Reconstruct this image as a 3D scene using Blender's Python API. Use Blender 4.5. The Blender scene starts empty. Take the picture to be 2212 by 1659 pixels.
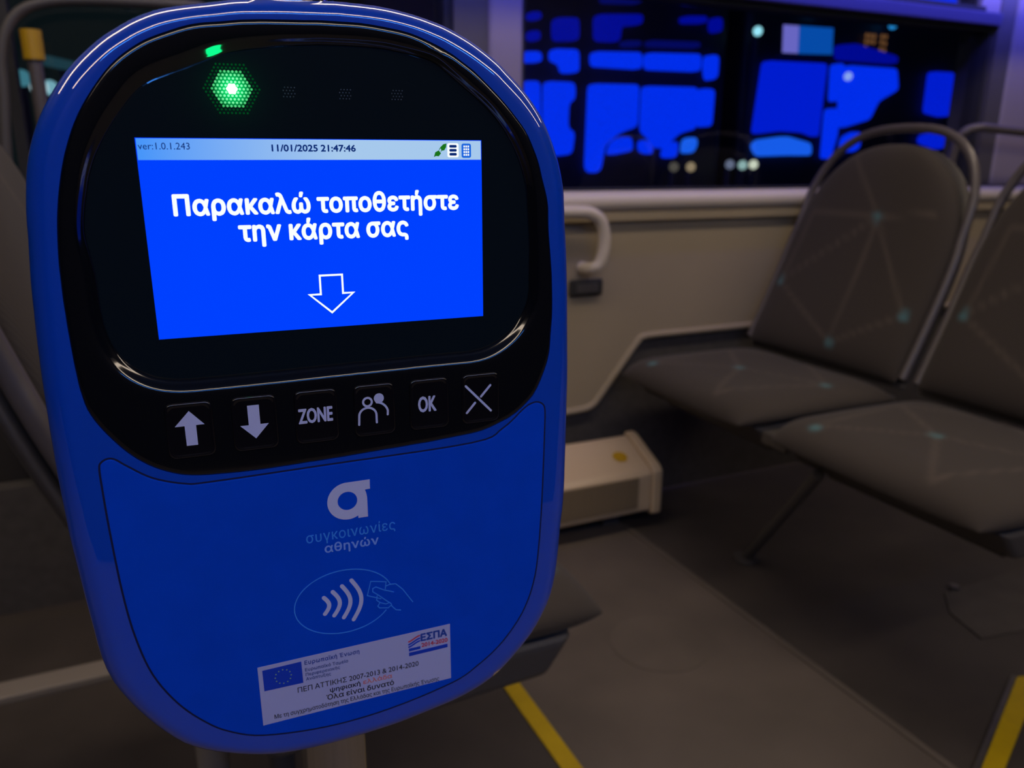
import bpy, bmesh, math, random
import numpy as np
from mathutils import Vector, Matrix
from mathutils.geometry import delaunay_2d_cdt
random.seed(4)
sc = bpy.context.scene
C = sc.collection
PI = math.pi

# ------------------------------------------------------------------ camera, world, exposure, large lights
def make_camera():
    cd = bpy.data.cameras.new('camera'); cam = bpy.data.objects.new('camera', cd); C.objects.link(cam)
    m = Matrix(((0.90805944, -0.4187981, 0.00601694), (0.10831885, 0.24869096, 0.96250706), (-0.40459248, -0.87336187, 0.2711899)))
    cam.matrix_world = Matrix.Translation((0, 0, 1.0)) @ m.transposed().to_4x4()
    cd.sensor_width = 36; cd.lens = 1735 / 2212 * 36
    cd.clip_start = 0.02; cd.clip_end = 200
    cd.dof.use_dof = True; cd.dof.focus_distance = 0.315; cd.dof.aperture_fstop = 12.0
    sc.camera = cam
make_camera()
w = bpy.data.worlds.new('night'); sc.world = w; w.use_nodes = True
w.node_tree.nodes['Background'].inputs[0].default_value = (0.003, 0.006, 0.007, 1)
w.node_tree.nodes['Background'].inputs[1].default_value = 1.0
sc.view_settings.view_transform = 'Standard'; sc.view_settings.look = 'None'
sc.view_settings.exposure = 0.0; sc.view_settings.gamma = 1.0; sc.view_settings.use_curve_mapping = False
STRIP_L = 8.6      # warm ceiling light strips
COVE_L = 22.0        # blue cove lights above the windows
WARM = (1.0, 0.81, 0.63); COVE = (0.10, 0.10, 1.0)

# ------------------------------------------------------------------ materials
def principled(name, col, rough=0.5, metal=0.0, coat=0.0, spec=0.5, cior=1.5, var=0.0, vscale=8.0, bump=0.0, bscale=200.0):
    m = bpy.data.materials.new(name); m.use_nodes = True
    nt = m.node_tree; b = nt.nodes['Principled BSDF']
    b.inputs['Base Color'].default_value = (*col, 1); b.inputs['Roughness'].default_value = rough
    b.inputs['Metallic'].default_value = metal; b.inputs['Coat Weight'].default_value = coat; b.inputs['Coat IOR'].default_value = cior; b.inputs['Coat Roughness'].default_value = 0.02
    b.inputs['Specular IOR Level'].default_value = spec
    if var or bump:
        tc = nt.nodes.new('ShaderNodeTexCoord')
    if var:
        n = nt.nodes.new('ShaderNodeTexNoise'); n.inputs['Scale'].default_value = vscale; n.inputs['Detail'].default_value = 5
        nt.links.new(tc.outputs['Object'], n.inputs['Vector'])
        r = nt.nodes.new('ShaderNodeValToRGB')
        r.color_ramp.elements[0].position = 0.3; r.color_ramp.elements[1].position = 0.7
        r.color_ramp.elements[0].color = (*[c * (1 - var) for c in col], 1); r.color_ramp.elements[1].color = (*[min(1, c * (1 + var)) for c in col], 1)
        nt.links.new(n.outputs['Fac'], r.inputs['Fac']); nt.links.new(r.outputs['Color'], b.inputs['Base Color'])
    if bump:
        n2 = nt.nodes.new('ShaderNodeTexNoise'); n2.inputs['Scale'].default_value = bscale
        nt.links.new(tc.outputs['Object'], n2.inputs['Vector'])
        bp = nt.nodes.new('ShaderNodeBump'); bp.inputs['Strength'].default_value = bump; bp.inputs['Distance'].default_value = 0.002
        nt.links.new(n2.outputs['Fac'], bp.inputs['Height']); nt.links.new(bp.outputs['Normal'], b.inputs['Normal'])
    return m

def emit(name, col, strength=1.0):
    m = bpy.data.materials.new(name); m.use_nodes = True
    nt = m.node_tree; nt.nodes.clear()
    e = nt.nodes.new('ShaderNodeEmission'); e.inputs[0].default_value = (*col, 1); e.inputs[1].default_value = strength
    o = nt.nodes.new('ShaderNodeOutputMaterial'); nt.links.new(e.outputs[0], o.inputs[0])
    return m

def emit_radial(name, col_in, col_out, r0, r1, s_in, s_out):
    """a lamp lens: brightness falls off from the bulb at the object's origin"""
    m = bpy.data.materials.new(name); m.use_nodes = True
    nt = m.node_tree; nt.nodes.clear()
    tc = nt.nodes.new('ShaderNodeTexCoord'); ln = nt.nodes.new('ShaderNodeVectorMath'); ln.operation = 'LENGTH'
    nt.links.new(tc.outputs['Object'], ln.inputs[0])
    mr = nt.nodes.new('ShaderNodeMapRange'); mr.inputs['From Min'].default_value = r0; mr.inputs['From Max'].default_value = r1
    nt.links.new(ln.outputs['Value'], mr.inputs['Value'])
    rp = nt.nodes.new('ShaderNodeValToRGB')
    rp.color_ramp.elements[0].color = (*[c * s_in for c in col_in], 1); rp.color_ramp.elements[1].color = (*[c * s_out for c in col_out], 1)
    nt.links.new(mr.outputs['Result'], rp.inputs['Fac'])
    e = nt.nodes.new('ShaderNodeEmission'); nt.links.new(rp.outputs['Color'], e.inputs[0])
    o = nt.nodes.new('ShaderNodeOutputMaterial'); nt.links.new(e.outputs[0], o.inputs[0])
    return m

def emit_ramp(name, c0, c1):
    m = emit(name, c0); nt = m.node_tree
    tc = nt.nodes.new('ShaderNodeTexCoord'); sp = nt.nodes.new('ShaderNodeSeparateXYZ'); rp = nt.nodes.new('ShaderNodeValToRGB')
    nt.links.new(tc.outputs['Generated'], sp.inputs[0]); nt.links.new(sp.outputs['X'], rp.inputs['Fac'])
    rp.color_ramp.elements[0].color = (*c0, 1); rp.color_ramp.elements[1].color = (*c1, 1); rp.color_ramp.elements[1].position = 0.55
    nt.links.new(rp.outputs['Color'], [n for n in nt.nodes if n.type == 'EMISSION'][0].inputs[0])
    return m

def glass_mat():
    m = bpy.data.materials.new('window_glass'); m.use_nodes = True
    nt = m.node_tree; nt.nodes.clear()
    t = nt.nodes.new('ShaderNodeBsdfTransparent'); t.inputs[0].default_value = (0.93, 0.94, 0.96, 1)
    g = nt.nodes.new('ShaderNodeBsdfGlossy'); g.inputs['Roughness'].default_value = 0.02
    mx = nt.nodes.new('ShaderNodeMixShader'); mx.inputs[0].default_value = 0.04
    o = nt.nodes.new('ShaderNodeOutputMaterial')
    nt.links.new(t.outputs[0], mx.inputs[1]); nt.links.new(g.outputs[0], mx.inputs[2]); nt.links.new(mx.outputs[0], o.inputs[0])
    return m

def fabric_mat(name, base):
    """seat cloth: fine weave, printed lines and teal star marks from the 'pattern' attribute"""
    m = bpy.data.materials.new(name); m.use_nodes = True
    nt = m.node_tree; b = nt.nodes['Principled BSDF']; b.inputs['Roughness'].default_value = 0.85
    b.inputs['Sheen Weight'].default_value = 0.08
    at = nt.nodes.new('ShaderNodeAttribute'); at.attribute_name = 'pattern'
    sp = nt.nodes.new('ShaderNodeSeparateColor'); nt.links.new(at.outputs['Color'], sp.inputs[0])
    m1 = nt.nodes.new('ShaderNodeMix'); m1.data_type = 'RGBA'
    m1.inputs['A'].default_value = (*base, 1); m1.inputs['B'].default_value = (*[c * 2.0 for c in base], 1)
    nt.links.new(sp.outputs[0], m1.inputs['Factor'])
    m2 = nt.nodes.new('ShaderNodeMix'); m2.data_type = 'RGBA'; m2.inputs['B'].default_value = (0.07, 0.18, 0.20, 1)
    nt.links.new(m1.outputs['Result'], m2.inputs['A']); nt.links.new(sp.outputs[1], m2.inputs['Factor'])
    nt.links.new(m2.outputs['Result'], b.inputs['Base Color'])
    tc = nt.nodes.new('ShaderNodeTexCoord'); wv = nt.nodes.new('ShaderNodeTexWave'); wv.inputs['Scale'].default_value = 110
    wv.bands_direction = 'Y'
    nt.links.new(tc.outputs['Object'], wv.inputs['Vector'])
    bp = nt.nodes.new('ShaderNodeBump'); bp.inputs['Strength'].default_value = 0.2; bp.inputs['Distance'].default_value = 0.001
    nt.links.new(wv.outputs['Fac'], bp.inputs['Height']); nt.links.new(bp.outputs['Normal'], b.inputs['Normal'])
    return m

M = dict(
    blue=principled('blue_plastic', (0.0, 0.068, 0.62), 0.4, coat=1.0, spec=0.1, cior=2.15),
    plate=principled('blue_plate', (0.0, 0.07, 0.7), 0.5, spec=0.12, var=0.04, vscale=60),
    groove=principled('groove', (0.001, 0.005, 0.06), 0.6),
    black=principled('black_gloss', (0.003, 0.004, 0.007), 0.10, coat=0.5),
    glass=principled('black_glass', (0.004, 0.010, 0.016), 0.05),
    key=principled('key_gloss', (0.004, 0.004, 0.007), 0.12, coat=0.5),
    ink=principled('blue_lit_print', (0.56, 0.6, 0.92), 0.5),  # white print with the bluish light put into its colour
    inkblue=principled('pale_blue_print', (0.04, 0.28, 1.0), 0.5),
    inkmid=principled('light_blue_print', (0.2, 0.38, 1.0), 0.5),
    paper=principled('sticker_paper', (0.46, 0.49, 0.84), 0.45),  # white sticker, blue tint of the light mixed into the colour
    paperblue=principled('sticker_blue', (0.004, 0.05, 0.60), 0.5),
    papertext=principled('sticker_text_blue', (0.015, 0.06, 0.40), 0.5),
    papergrey=principled('sticker_text_grey', (0.06, 0.10, 0.36), 0.5),
    paperblack=principled('sticker_black', (0.008, 0.010, 0.03), 0.5),
    paperred=principled('sticker_red', (0.60, 0.06, 0.12), 0.5),
    paperorange=principled('sticker_orange', (0.75, 0.22, 0.22), 0.5),
    star=principled('star_yellow', (0.35, 0.55, 0.20), 0.5),
    chrome=principled('chrome', (0.62, 0.60, 0.60), 0.12, metal=1.0),
    steel=principled('brushed_steel', (0.248, 0.229, 0.211), 0.38, metal=0.8, var=0.1, vscale=30),
    palepost=principled('pale_post', (0.260, 0.229, 0.198), 0.5),
    wall=principled('wall_laminate', (0.329, 0.270, 0.180), 0.55, var=0.06, vscale=3, bump=0.1, bscale=300),
    sill=principled('sill_trim', (0.589, 0.521, 0.422), 0.35),
    pillar=principled('pillar_cover', (0.260, 0.223, 0.260), 0.5),
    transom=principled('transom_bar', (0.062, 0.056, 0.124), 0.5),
    skirt=principled('skirting_carpet', (0.062, 0.056, 0.053), 0.9, var=0.15, vscale=40),
    gasket=principled('rubber_gasket', (0.02, 0.02, 0.02), 0.7),
    frame=principled('window_frame', (0.081, 0.074, 0.074), 0.5),
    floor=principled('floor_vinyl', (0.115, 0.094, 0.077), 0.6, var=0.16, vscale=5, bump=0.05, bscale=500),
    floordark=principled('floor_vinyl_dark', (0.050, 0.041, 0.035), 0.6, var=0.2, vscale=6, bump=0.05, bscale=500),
    hatch=principled('floor_hatch', (0.118, 0.097, 0.079), 0.6, var=0.12, vscale=7),
    yellow=principled('yellow_strip', (0.527, 0.360, 0.001), 0.5, var=0.1, vscale=12),
    yellowgrip=principled('yellow_grip', (0.465, 0.273, 0.006), 0.45),
    cream=principled('heater_cream', (0.546, 0.422, 0.273), 0.36),
    grille=principled('heater_grille', (0.205, 0.155, 0.093), 0.5),
    ceil=principled('ceiling_panel', (0.279, 0.260, 0.248), 0.6),
    darkwall=principled('dark_panel', (0.022, 0.019, 0.017), 0.7, var=0.15, vscale=6),
    shell=principled('seat_shell', (0.068, 0.062, 0.059), 0.5),
    wornplate=principled('worn_plate', (0.065, 0.055, 0.048), 0.6, var=0.2, vscale=14),
    tube=principled('seat_tube', (0.10, 0.086, 0.085), 0.35),
    cloth=fabric_mat('seat_cloth', (0.040, 0.031, 0.024)),
    busbody=principled('parked_bus_body', (0.016, 0.015, 0.03), 0.5),
    asphalt=principled('asphalt', (0.03, 0.03, 0.03), 0.9, var=0.3, vscale=20),
    winglass=glass_mat(),
    darkglass=principled('dark_door_glass', (0.004, 0.006, 0.006), 0.05),
    panebright=emit('lit_pane', (0.0, 0.032, 1.0), 1.0),
    panemid=emit('lit_pane_soft', (0.0, 0.014, 0.75), 1.0),
    panedim=emit('dim_pane', (0.0, 0.003, 0.34), 1.0),
    panelow=emit('faint_pane', (0.001, 0.003, 0.12), 1.0),
    panesky=emit('pale_blue_pane', (0.01, 0.13, 0.95), 1.0),
    sign=emit('lit_sign_blue', (0.002, 0.085, 0.45), 1.0),
    signlav=emit('lit_sign_lavender', (0.17, 0.16, 0.62), 1.0),
    scr=emit('screen_blue', (0.0, 0.052, 1.0), 1.0),
    scrbar=emit_ramp('screen_bar', (0.06, 0.30, 0.95), (0.38, 0.58, 0.84)),
    scrwhite=emit('screen_white', (0.95, 1.0, 1.0), 1.0),
    scrnavy=emit('screen_navy', (0.002, 0.02, 0.16), 1.0),
    scrgreen=emit('screen_green', (0.01, 0.17, 0.01), 1.0),
    scriconblue=emit('screen_icon_blue', (0.01, 0.13, 0.72), 1.0),
    strip=emit('ceiling_strip', WARM, STRIP_L),
    cove=emit('blue_cove', COVE, COVE_L),
    bluefill=emit('blue_fill_near', (0.05, 0.28, 1.0), 19.0),
    ledcore=emit('led_core', (0.85, 1.0, 0.95), 3.0),
    leddots=emit_radial('led_dots', (0.25, 1.0, 0.45), (0.0, 0.42, 0.07), 0.0015, 0.0075, 1.6, 0.9),
    ledouter=emit('led_outer', (0.0, 0.10, 0.02), 0.6),
    ledhalo=emit_radial('led_halo', (0.0, 1.0, 0.22), (0.0, 0.03, 0.004), 0.0008, 0.0066, 0.9, 1.0),
    inddots=principled('indicator_grey', (0.06, 0.08, 0.11), 0.6),
)

# ------------------------------------------------------------------ mesh helpers
def mesh_obj(name, verts, faces, mat, parent=None, smooth=False, angle=40):
    me = bpy.data.meshes.new(name); me.from_pydata([tuple(v) for v in verts], [], faces)
    bm = bmesh.new(); bm.from_mesh(me); bmesh.ops.recalc_face_normals(bm, faces=bm.faces); bm.to_mesh(me); bm.free()
    o = bpy.data.objects.new(name, me); C.objects.link(o)
    me.materials.append(mat)
    if smooth:
        for p in me.polygons: p.use_smooth = True
        if angle < 180:
            me.set_sharp_from_angle(angle=math.radians(angle))
    if parent: o.parent = parent
    return o

class MB:
    def __init__(s): s.v = []; s.f = []
    def add(s, vs, fs):
        k = len(s.v); s.v += [tuple(v) for v in vs]; s.f += [[i + k for i in f] for f in fs]
    def box(s, x0, x1, y0, y1, z0, z1):
        s.add([(x0,y0,z0),(x1,y0,z0),(x1,y1,z0),(x0,y1,z0),(x0,y0,z1),(x1,y0,z1),(x1,y1,z1),(x0,y1,z1)],
              [[0,3,2,1],[4,5,6,7],[0,1,5,4],[1,2,6,5],[2,3,7,6],[3,0,4,7]])
    def prism_y(s, poly, y0, y1):
        """polygon of (x, z) points extruded along y"""
        n = len(poly)
        s.add([(p[0], y0, p[1]) for p in poly] + [(p[0], y1, p[1]) for p in poly],
              [list(range(n)), list(range(2*n-1, n-1, -1))] + [[i, (i+1) % n, n+(i+1) % n, n+i] for i in range(n)])
    def prism_x(s, poly, x0, x1):
        n = len(poly)
        s.add([(x0, p[0], p[1]) for p in poly] + [(x1, p[0], p[1]) for p in poly],
              [list(range(n)), list(range(2*n-1, n-1, -1))] + [[i, (i+1) % n, n+(i+1) % n, n+i] for i in range(n)])
    def prism_z(s, poly, z0, z1):
        n = len(poly)
        s.add([(p[0], p[1], z0) for p in poly] + [(p[0], p[1], z1) for p in poly],
              [list(range(n)), list(range(2*n-1, n-1, -1))] + [[i, (i+1) % n, n+(i+1) % n, n+i] for i in range(n)])
    def tube(s, pts, r, seg=12, closed=False):
        pts = [Vector(p) for p in pts]; n = len(pts); rings = []
        up = None
        for i in range(n):
            a = pts[i-1] if (i > 0 or closed) else pts[i]; b = pts[(i+1) % n] if (i < n-1 or closed) else pts[i]
            t = (b - a).normalized()
            if up is None:
                up = Vector((0,0,1)) if abs(t.z) < 0.9 else Vector((1,0,0))
            u = (up - t * up.dot(t)).normalized(); up = u; v = t.cross(u)
            rings.append([pts[i] + (u*math.cos(2*PI*k/seg) + v*math.sin(2*PI*k/seg)) * r for k in range(seg)])
        vs = [p for rg in rings for p in rg]; fs = []
        for i in range(n if closed else n-1):
            j = (i+1) % n
            for k in range(seg):
                l = (k+1) % seg
                fs.append([i*seg+k, i*seg+l, j*seg+l, j*seg+k])
        if not closed:
            fs += [list(range(seg-1, -1, -1)), list(range((n-1)*seg, n*seg))]
        s.add(vs, fs)
    def build(s, name, mat, parent=None, smooth=False, angle=40, bevel=0.0):
        o = mesh_obj(name, s.v, s.f, mat, parent, smooth, angle)
        if bevel:
            b = o.modifiers.new('bevel', 'BEVEL'); b.width = bevel; b.segments = 3; b.limit_method = 'ANGLE'
        return o

def catmull(pts, n=8, closed=False):
    P = [Vector(p) for p in pts]; out = []; L = len(P)
    for i in range(L if closed else L-1):
        p0 = P[i-1] if (i > 0 or closed) else P[i]; p1 = P[i]; p2 = P[(i+1) % L]; p3 = P[(i+2) % L] if (closed or i+2 < L) else p2
        for k in range(n):
            t = k / n
            out.append(0.5*((2*p1) + (p2-p0)*t + (2*p0-5*p1+4*p2-p3)*t*t + (3*p1-p0-3*p2+p3)*t**3))
    if not closed: out.append(P[-1])
    return out

def thing(name, label, cat, loc=(0,0,0), group=None):
    o = bpy.data.objects.new(name, None); C.objects.link(o); o.location = loc; o.empty_display_size = 0.05
    o['label'] = label; o['category'] = cat
    if group: o['group'] = group
    return o
def tag(o, label, cat, group=None, kind=None):
    o['label'] = label; o['category'] = cat
    if group: o['group'] = group
    if kind: o['kind'] = kind
    return o
def struct(o, label, cat):
    o['kind'] = 'structure'; o['label'] = label; o['category'] = cat
    return o
def copy_tree(o, parent=None):
    c = o.copy(); C.objects.link(c); c.parent = parent
    for ch in list(o.children): copy_tree(ch, c)
    return c

# ------------------------------------------------------------------ the bus shell
WY = 1.92          # inner face of the window wall
REAR = -1.45; XL = -3.2; XR = 5.2; ZC = 2.30
mb = MB(); mb.box(XL, XR, REAR, 2.06, -0.06, 0.0)
struct(mb.build('floor', M['floor']), 'brown grey vinyl bus floor', 'floor')
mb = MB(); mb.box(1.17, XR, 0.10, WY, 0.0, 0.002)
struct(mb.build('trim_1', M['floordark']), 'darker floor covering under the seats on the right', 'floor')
mb = MB(); mb.box(-2.6, 0.556, 0.74, 1.60, 0.0, 0.002); mb.box(-2.6, 0.45, 1.60, 1.93, 0.0, 0.002)  # shade beneath the near seats, put in as a thin darker floor sheet
struct(mb.build('seat_shade_sheet', M['floordark']), 'floor under the near seats, darkened for their shade', 'floor')
mb = MB(); mb.box(1.158, 1.172, 0.10, 1.75, 0.0, 0.0035)
struct(mb.build('trim_2', M['hatch']), 'pale seam line between the two floor coverings', 'trim')
mb = MB(); mb.box(XL, XR, REAR, 2.06, ZC, ZC + 0.06)
struct(mb.build('ceiling', M['ceil']), 'pale bus ceiling', 'ceiling')
mb = MB(); mb.box(XL, XR, REAR - 0.06, REAR, 0, ZC)
struct(mb.build('wall_front', M['darkwall']), 'dark wall on the near side of the bus', 'wall')
mb = MB(); mb.box(XL - 0.06, XL, REAR, 2.06, 0, ZC)
struct(mb.build('wall_left', M['darkwall']), 'dark end wall of the bus on the left', 'wall')
mb = MB(); mb.box(XR, XR + 0.06, REAR, 2.06, 0, ZC)
struct(mb.build('wall_right', M['darkwall']), 'dark end wall of the bus on the right', 'wall')

# window wall: laminate panel below the sill, header above the windows
SILL = 0.915; TOP = 1.421
mb = MB()
mb.prism_y([(-0.218, 0.298), (1.14, 0.298), (1.303, 0.497), (XR, 0.497), (XR, SILL), (-0.218, SILL)], WY, 2.06)
wb = struct(mb.build('wall_back', M['wall']), 'beige laminate wall below the bus windows', 'wall')
mb = MB(); mb.box(-1.6, XR, WY, 2.06, 1.86, ZC); mb.build('header', M['wall'], wb)
# lower dark skirting with a pale edge moulding that steps up beside the seats
mb = MB(); mb.prism_y([(XL, 0.0), (XR, 0.0), (XR, 0.497), (1.303, 0.497), (1.14, 0.298), (XL, 0.298)], WY + 0.012, 2.06)
struct(mb.build('baseboard_back', M['skirt']), 'dark carpeted skirting below the beige wall', 'skirting')
mb = MB(); mb.tube([(-0.2, WY, 0.30)] + catmull([(1.00, WY, 0.30), (1.10, WY, 0.302), (1.145, WY, 0.312), (1.18, WY, 0.35), (1.285, WY, 0.482), (1.31, WY, 0.500), (1.36, WY, 0.503), (1.42, WY, 0.503)], 5) + [(XR, WY, 0.503)], 0.010, 8)
struct(mb.build('trim_3', M['wall'], smooth=True), 'pale moulding along the lower edge of the beige wall', 'trim')
# rounded sill ledge
prof = []
for k in range(13):
    a = -PI/2 + PI * k / 12
    prof.append((WY - 0.030 * math.cos(a), 0.8865 + 0.0285 * math.sin(a)))
prof += [(WY + 0.01, 0.915), (WY + 0.01, 0.858)]
mb = MB(); mb.prism_x(prof, -0.2, XR)
struct(mb.build('trim_4', M['sill'], smooth=True), 'pale rounded sill ledge under the window', 'sill')
mb = MB(); mb.box(-0.2, XR, WY - 0.020, WY + 0.02, 0.836, 0.859)
struct(mb.build('trim_5', M['wall']), 'beige step moulding under the sill ledge', 'trim')
# pillars between the windows
def pillar(nm, x0, x1, lab):
    mb = MB(); mb.box(x0, x1, WY - 0.005, 2.06, SILL, 1.87)
    return struct(mb.build(nm, M['pillar'], bevel=0.012), lab, 'pillar')
pillar('trim_6', 0.822, 0.913, 'pale pillar between the dark window and the blue lit window')
pillar('trim_7', 2.715, 2.95, 'pale pillar at the right end of the window, lit blue')
mb = MB(); mb.box(0.735, 0.822, WY + 0.005, 2.06, SILL, 1.87)
struct(mb.build('trim_8', M['frame']), 'dark brown strip beside the pale pillar', 'trim')
def window(nm, x0, x1, z0, z1, lab, fr=0.02):
    t = bpy.data.objects.new(nm, None); C.objects.link(t); t.location = ((x0+x1)/2, WY + 0.05, z0); struct(t, lab, 'window')
    cx, cy, cz = t.location
    f = MB(); f.box(x0-cx, x0+fr-cx, -0.03, 0.03, 0, z1-z0); f.box(x1-fr-cx, x1-cx, -0.03, 0.03, 0, z1-z0)
    f.box(x0+fr-cx, x1-fr-cx, -0.03, 0.03, 0, 0.006); f.box(x0+fr-cx, x1-fr-cx, -0.03, 0.03, z1-z0-0.012, z1-z0)
    f.build('gasket', M['gasket'], t)
    g = MB(); g.box(x0+fr-cx, x1-fr-cx, -0.003, 0.003, 0.006, z1-z0-0.012); g.build('glass', M['winglass'], t)
    return t
window('window_1', 0.913, 2.64, SILL, TOP, 'large bus window looking onto parked buses lit blue inside', 0.014)
window('window_2', -0.2, 0.735, SILL, 1.86, 'dark window behind the ticket validator')
window('window_3', 2.95, XR, SILL, 1.86, 'dark window right of the blue lit pillar')
window('window_4', 0.913, 2.55, 1.475, 1.86, 'upper hinged window above the transom bar', 0.012)
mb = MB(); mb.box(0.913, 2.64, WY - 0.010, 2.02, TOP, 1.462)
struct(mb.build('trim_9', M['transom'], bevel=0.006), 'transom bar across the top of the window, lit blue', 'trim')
mb = MB(); mb.box(0.913, 2.56, WY - 0.004, 2.02, 1.462, 1.476)
struct(mb.build('trim_10', M['gasket']), 'black gasket above the transom bar', 'trim')
mb = MB(); mb.box(2.55, 2.64, WY + 0.005, 2.02, 1.462, 1.87)
struct(mb.build('trim_11', M['pillar']), 'upper frame post at the right of the transom', 'trim')
mb = MB(); mb.box(2.64, 2.715, WY + 0.002, 2.06, SILL, 1.87)
struct(mb.build('trim_12', M['frame']), 'dark frame strip left of the blue lit pillar', 'trim')
# door on the left: dark glazed leaf
d = bpy.data.objects.new('door_1', None); C.objects.link(d); d.location = (-0.95, WY + 0.04, 0.0); struct(d, 'dark glazed bus door at the left edge', 'door')
mb = MB(); mb.box(-2.25, 0.73, 0.02, 0.05, 0.30, 0.62); mb.build('door_panel', M['darkwall'], d)
mb = MB(); mb.box(-2.25, 0.73, 0.015, 0.025, 0.62, 2.26); mb.build('door_glass', M['winglass'], d)
mb = MB(); mb.box(0.690, 0.732, -0.03, 0.05, 0.298, 2.3); mb.box(-2.25, 0.69, -0.02, 0.05, 0.60, 0.64); mb.build('door_frame', M['gasket'], d)
mb = MB(); mb.box(-2.6, 0.35, 1.572, 1.628, 0.0, 0.018)
struct(mb.build('trim_13', M['palepost'], bevel=0.004), 'pale metal step edge on the floor at lower left', 'trim')

# ceiling light strips
def strip_light(y, x0, x1, lab):
    t = thing('ceiling_light', lab, 'light', ((x0+x1)/2, y, ZC), 'ceiling light strips'); h = (x1-x0)/2
    mb = MB(); mb.box(-h, h, -0.11, 0.11, -0.035, -0.001); mb.build('housing', M['ceil'], t, bevel=0.006)
    mb = MB(); mb.box(-h+0.02, h-0.02, -0.098, 0.098, -0.040, -0.0352); mb.build('diffuser', M['strip'], t)
strip_light(1.05, -1.9, 3.4, 'long warm ceiling light strip on the window side')
strip_light(-0.95, -1.9, 3.4, 'long warm ceiling light strip on the near side of the aisle')
# blue cove light rail above the windows: the diffuser faces the wall
t = thing('blue_light', 'blue cove light rail above the bus window', 'light', (1.95, WY - 0.18, 1.60))
mb = MB(); mb.box(-1.6, 1.6, -0.03, 0.0, -0.05, 0.04); mb.build('housing', M['ceil'], t)
mb = MB(); mb.box(-1.58, 1.58, 0.001, 0.008, -0.03, 0.03); mb.build('diffuser', M['cove'], t)
for bx in (-1.4, 0.0, 1.4):
    mb = MB(); mb.box(bx-0.015, bx+0.015, -0.025, -0.005, 0.04, ZC - 1.60); mb.build('hanger', M['ceil'], t)
t = thing('blue_light', 'added unseen blue fill light on the near side wall', 'light', (0.2, REAR, 2.05))  # added blue fill, out of view, to brighten the validator's front
mb = MB(); mb.box(-1.3, 1.3, 0.0, 0.05, -0.05, 0.05); mb.build('housing', M['ceil'], t)
mb = MB(); mb.box(-1.25, 1.25, 0.051, 0.058, -0.035, 0.035); mb.build('diffuser', M['bluefill'], t)

# ------------------------------------------------------------------ seats
def seg_dist(p, a, b):
    ax, ay = a; bx, by = b; dx, dy = bx-ax, by-ay; L = dx*dx+dy*dy
    t = max(0, min(1, ((p[0]-ax)*dx + (p[1]-ay)*dy) / L)) if L else 0
    return math.hypot(p[0]-ax-t*dx, p[1]-ay-t*dy)

def pad(name, base, nrm, wid, th, mat, parent, length, lines=(), stars=(), ns=56, ntt=56, under=0.6, dish=0.0, ppow=5.0):
    """upholstered pad: base(t) centre line, nrm(t) outward normal, wid(t) half width; front face domed, back flatter"""
    vs, fs, pat = [], [], []
    for side in (1, -1):
        for j in range(ntt+1):
            t = 0.5 - 0.5*math.cos(PI*j/ntt)
            for i in range(ns+1):
                s = -math.cos(PI*i/ns)
                e = (max(0, 1-abs(s)**ppow) * max(0, 1-abs(2*t-1)**(ppow*1.6)))**0.5
                c = base(t) + Vector((0, wid(t)*s, 0))
                k = th*e*(1 if side > 0 else -under)
                if side > 0: k -= dish*(1-s*s)*e
                vs.append(c + nrm(t)*k)
                v = 0.0; g = 0.0
                if side > 0:
                    p = (wid(t)*s, t*length)
                    for a, b in lines:
                        v = max(v, 1 - seg_dist(p, a, b)/0.009)
                    for q in stars:
                        g = max(g, 1.35 - math.hypot(p[0]-q[0], p[1]-q[1])/0.014)
                pat.append((max(0, min(1, v)), max(0, min(1, g))))
    W = ns+1; off = W*(ntt+1)
    for j in range(ntt):
        for i in range(ns):
            a = j*W+i
            fs.append([a, a+1, a+W+1, a+W]); fs.append([off+a, off+a+W, off+a+W+1, off+a+1])
    me = bpy.data.meshes.new(name); me.from_pydata([tuple(v) for v in vs], [], fs)
    ca = me.color_attributes.new('pattern', 'FLOAT_COLOR', 'POINT')
    for k, (v, g) in enumerate(pat): ca.data[k].color = (v, g, 0, 1)
    bm = bmesh.new(); bm.from_mesh(me); bmesh.ops.remove_doubles(bm, verts=bm.verts, dist=1e-5); bmesh.ops.recalc_face_normals(bm, faces=bm.faces); bm.to_mesh(me); bm.free()
    for p in me.polygons: p.use_smooth = True
    me.materials.append(mat)
    o = bpy.data.objects.new(name, me); C.objects.link(o); o.parent = parent
    return o

LEAN = math.radians(21)
BL = 0.605
def b_base(t, off=0.0):
    p = Vector((0.235 + math.sin(LEAN)*BL*t, 0, 0.475 + math.cos(LEAN)*BL*t))
    return p + Vector((-math.cos(LEAN), 0, math.sin(LEAN))) * (off - 0.018*math.sin(PI*t))
def b_nrm(t): return Vector((-math.cos(LEAN), 0, math.sin(LEAN)))
def b_wid(t):
    w0 = 0.262
    return w0 * max(0.0, 1 - max(0, (t-0.40)/0.60)**2.9)**0.5 + 0.0015

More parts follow.
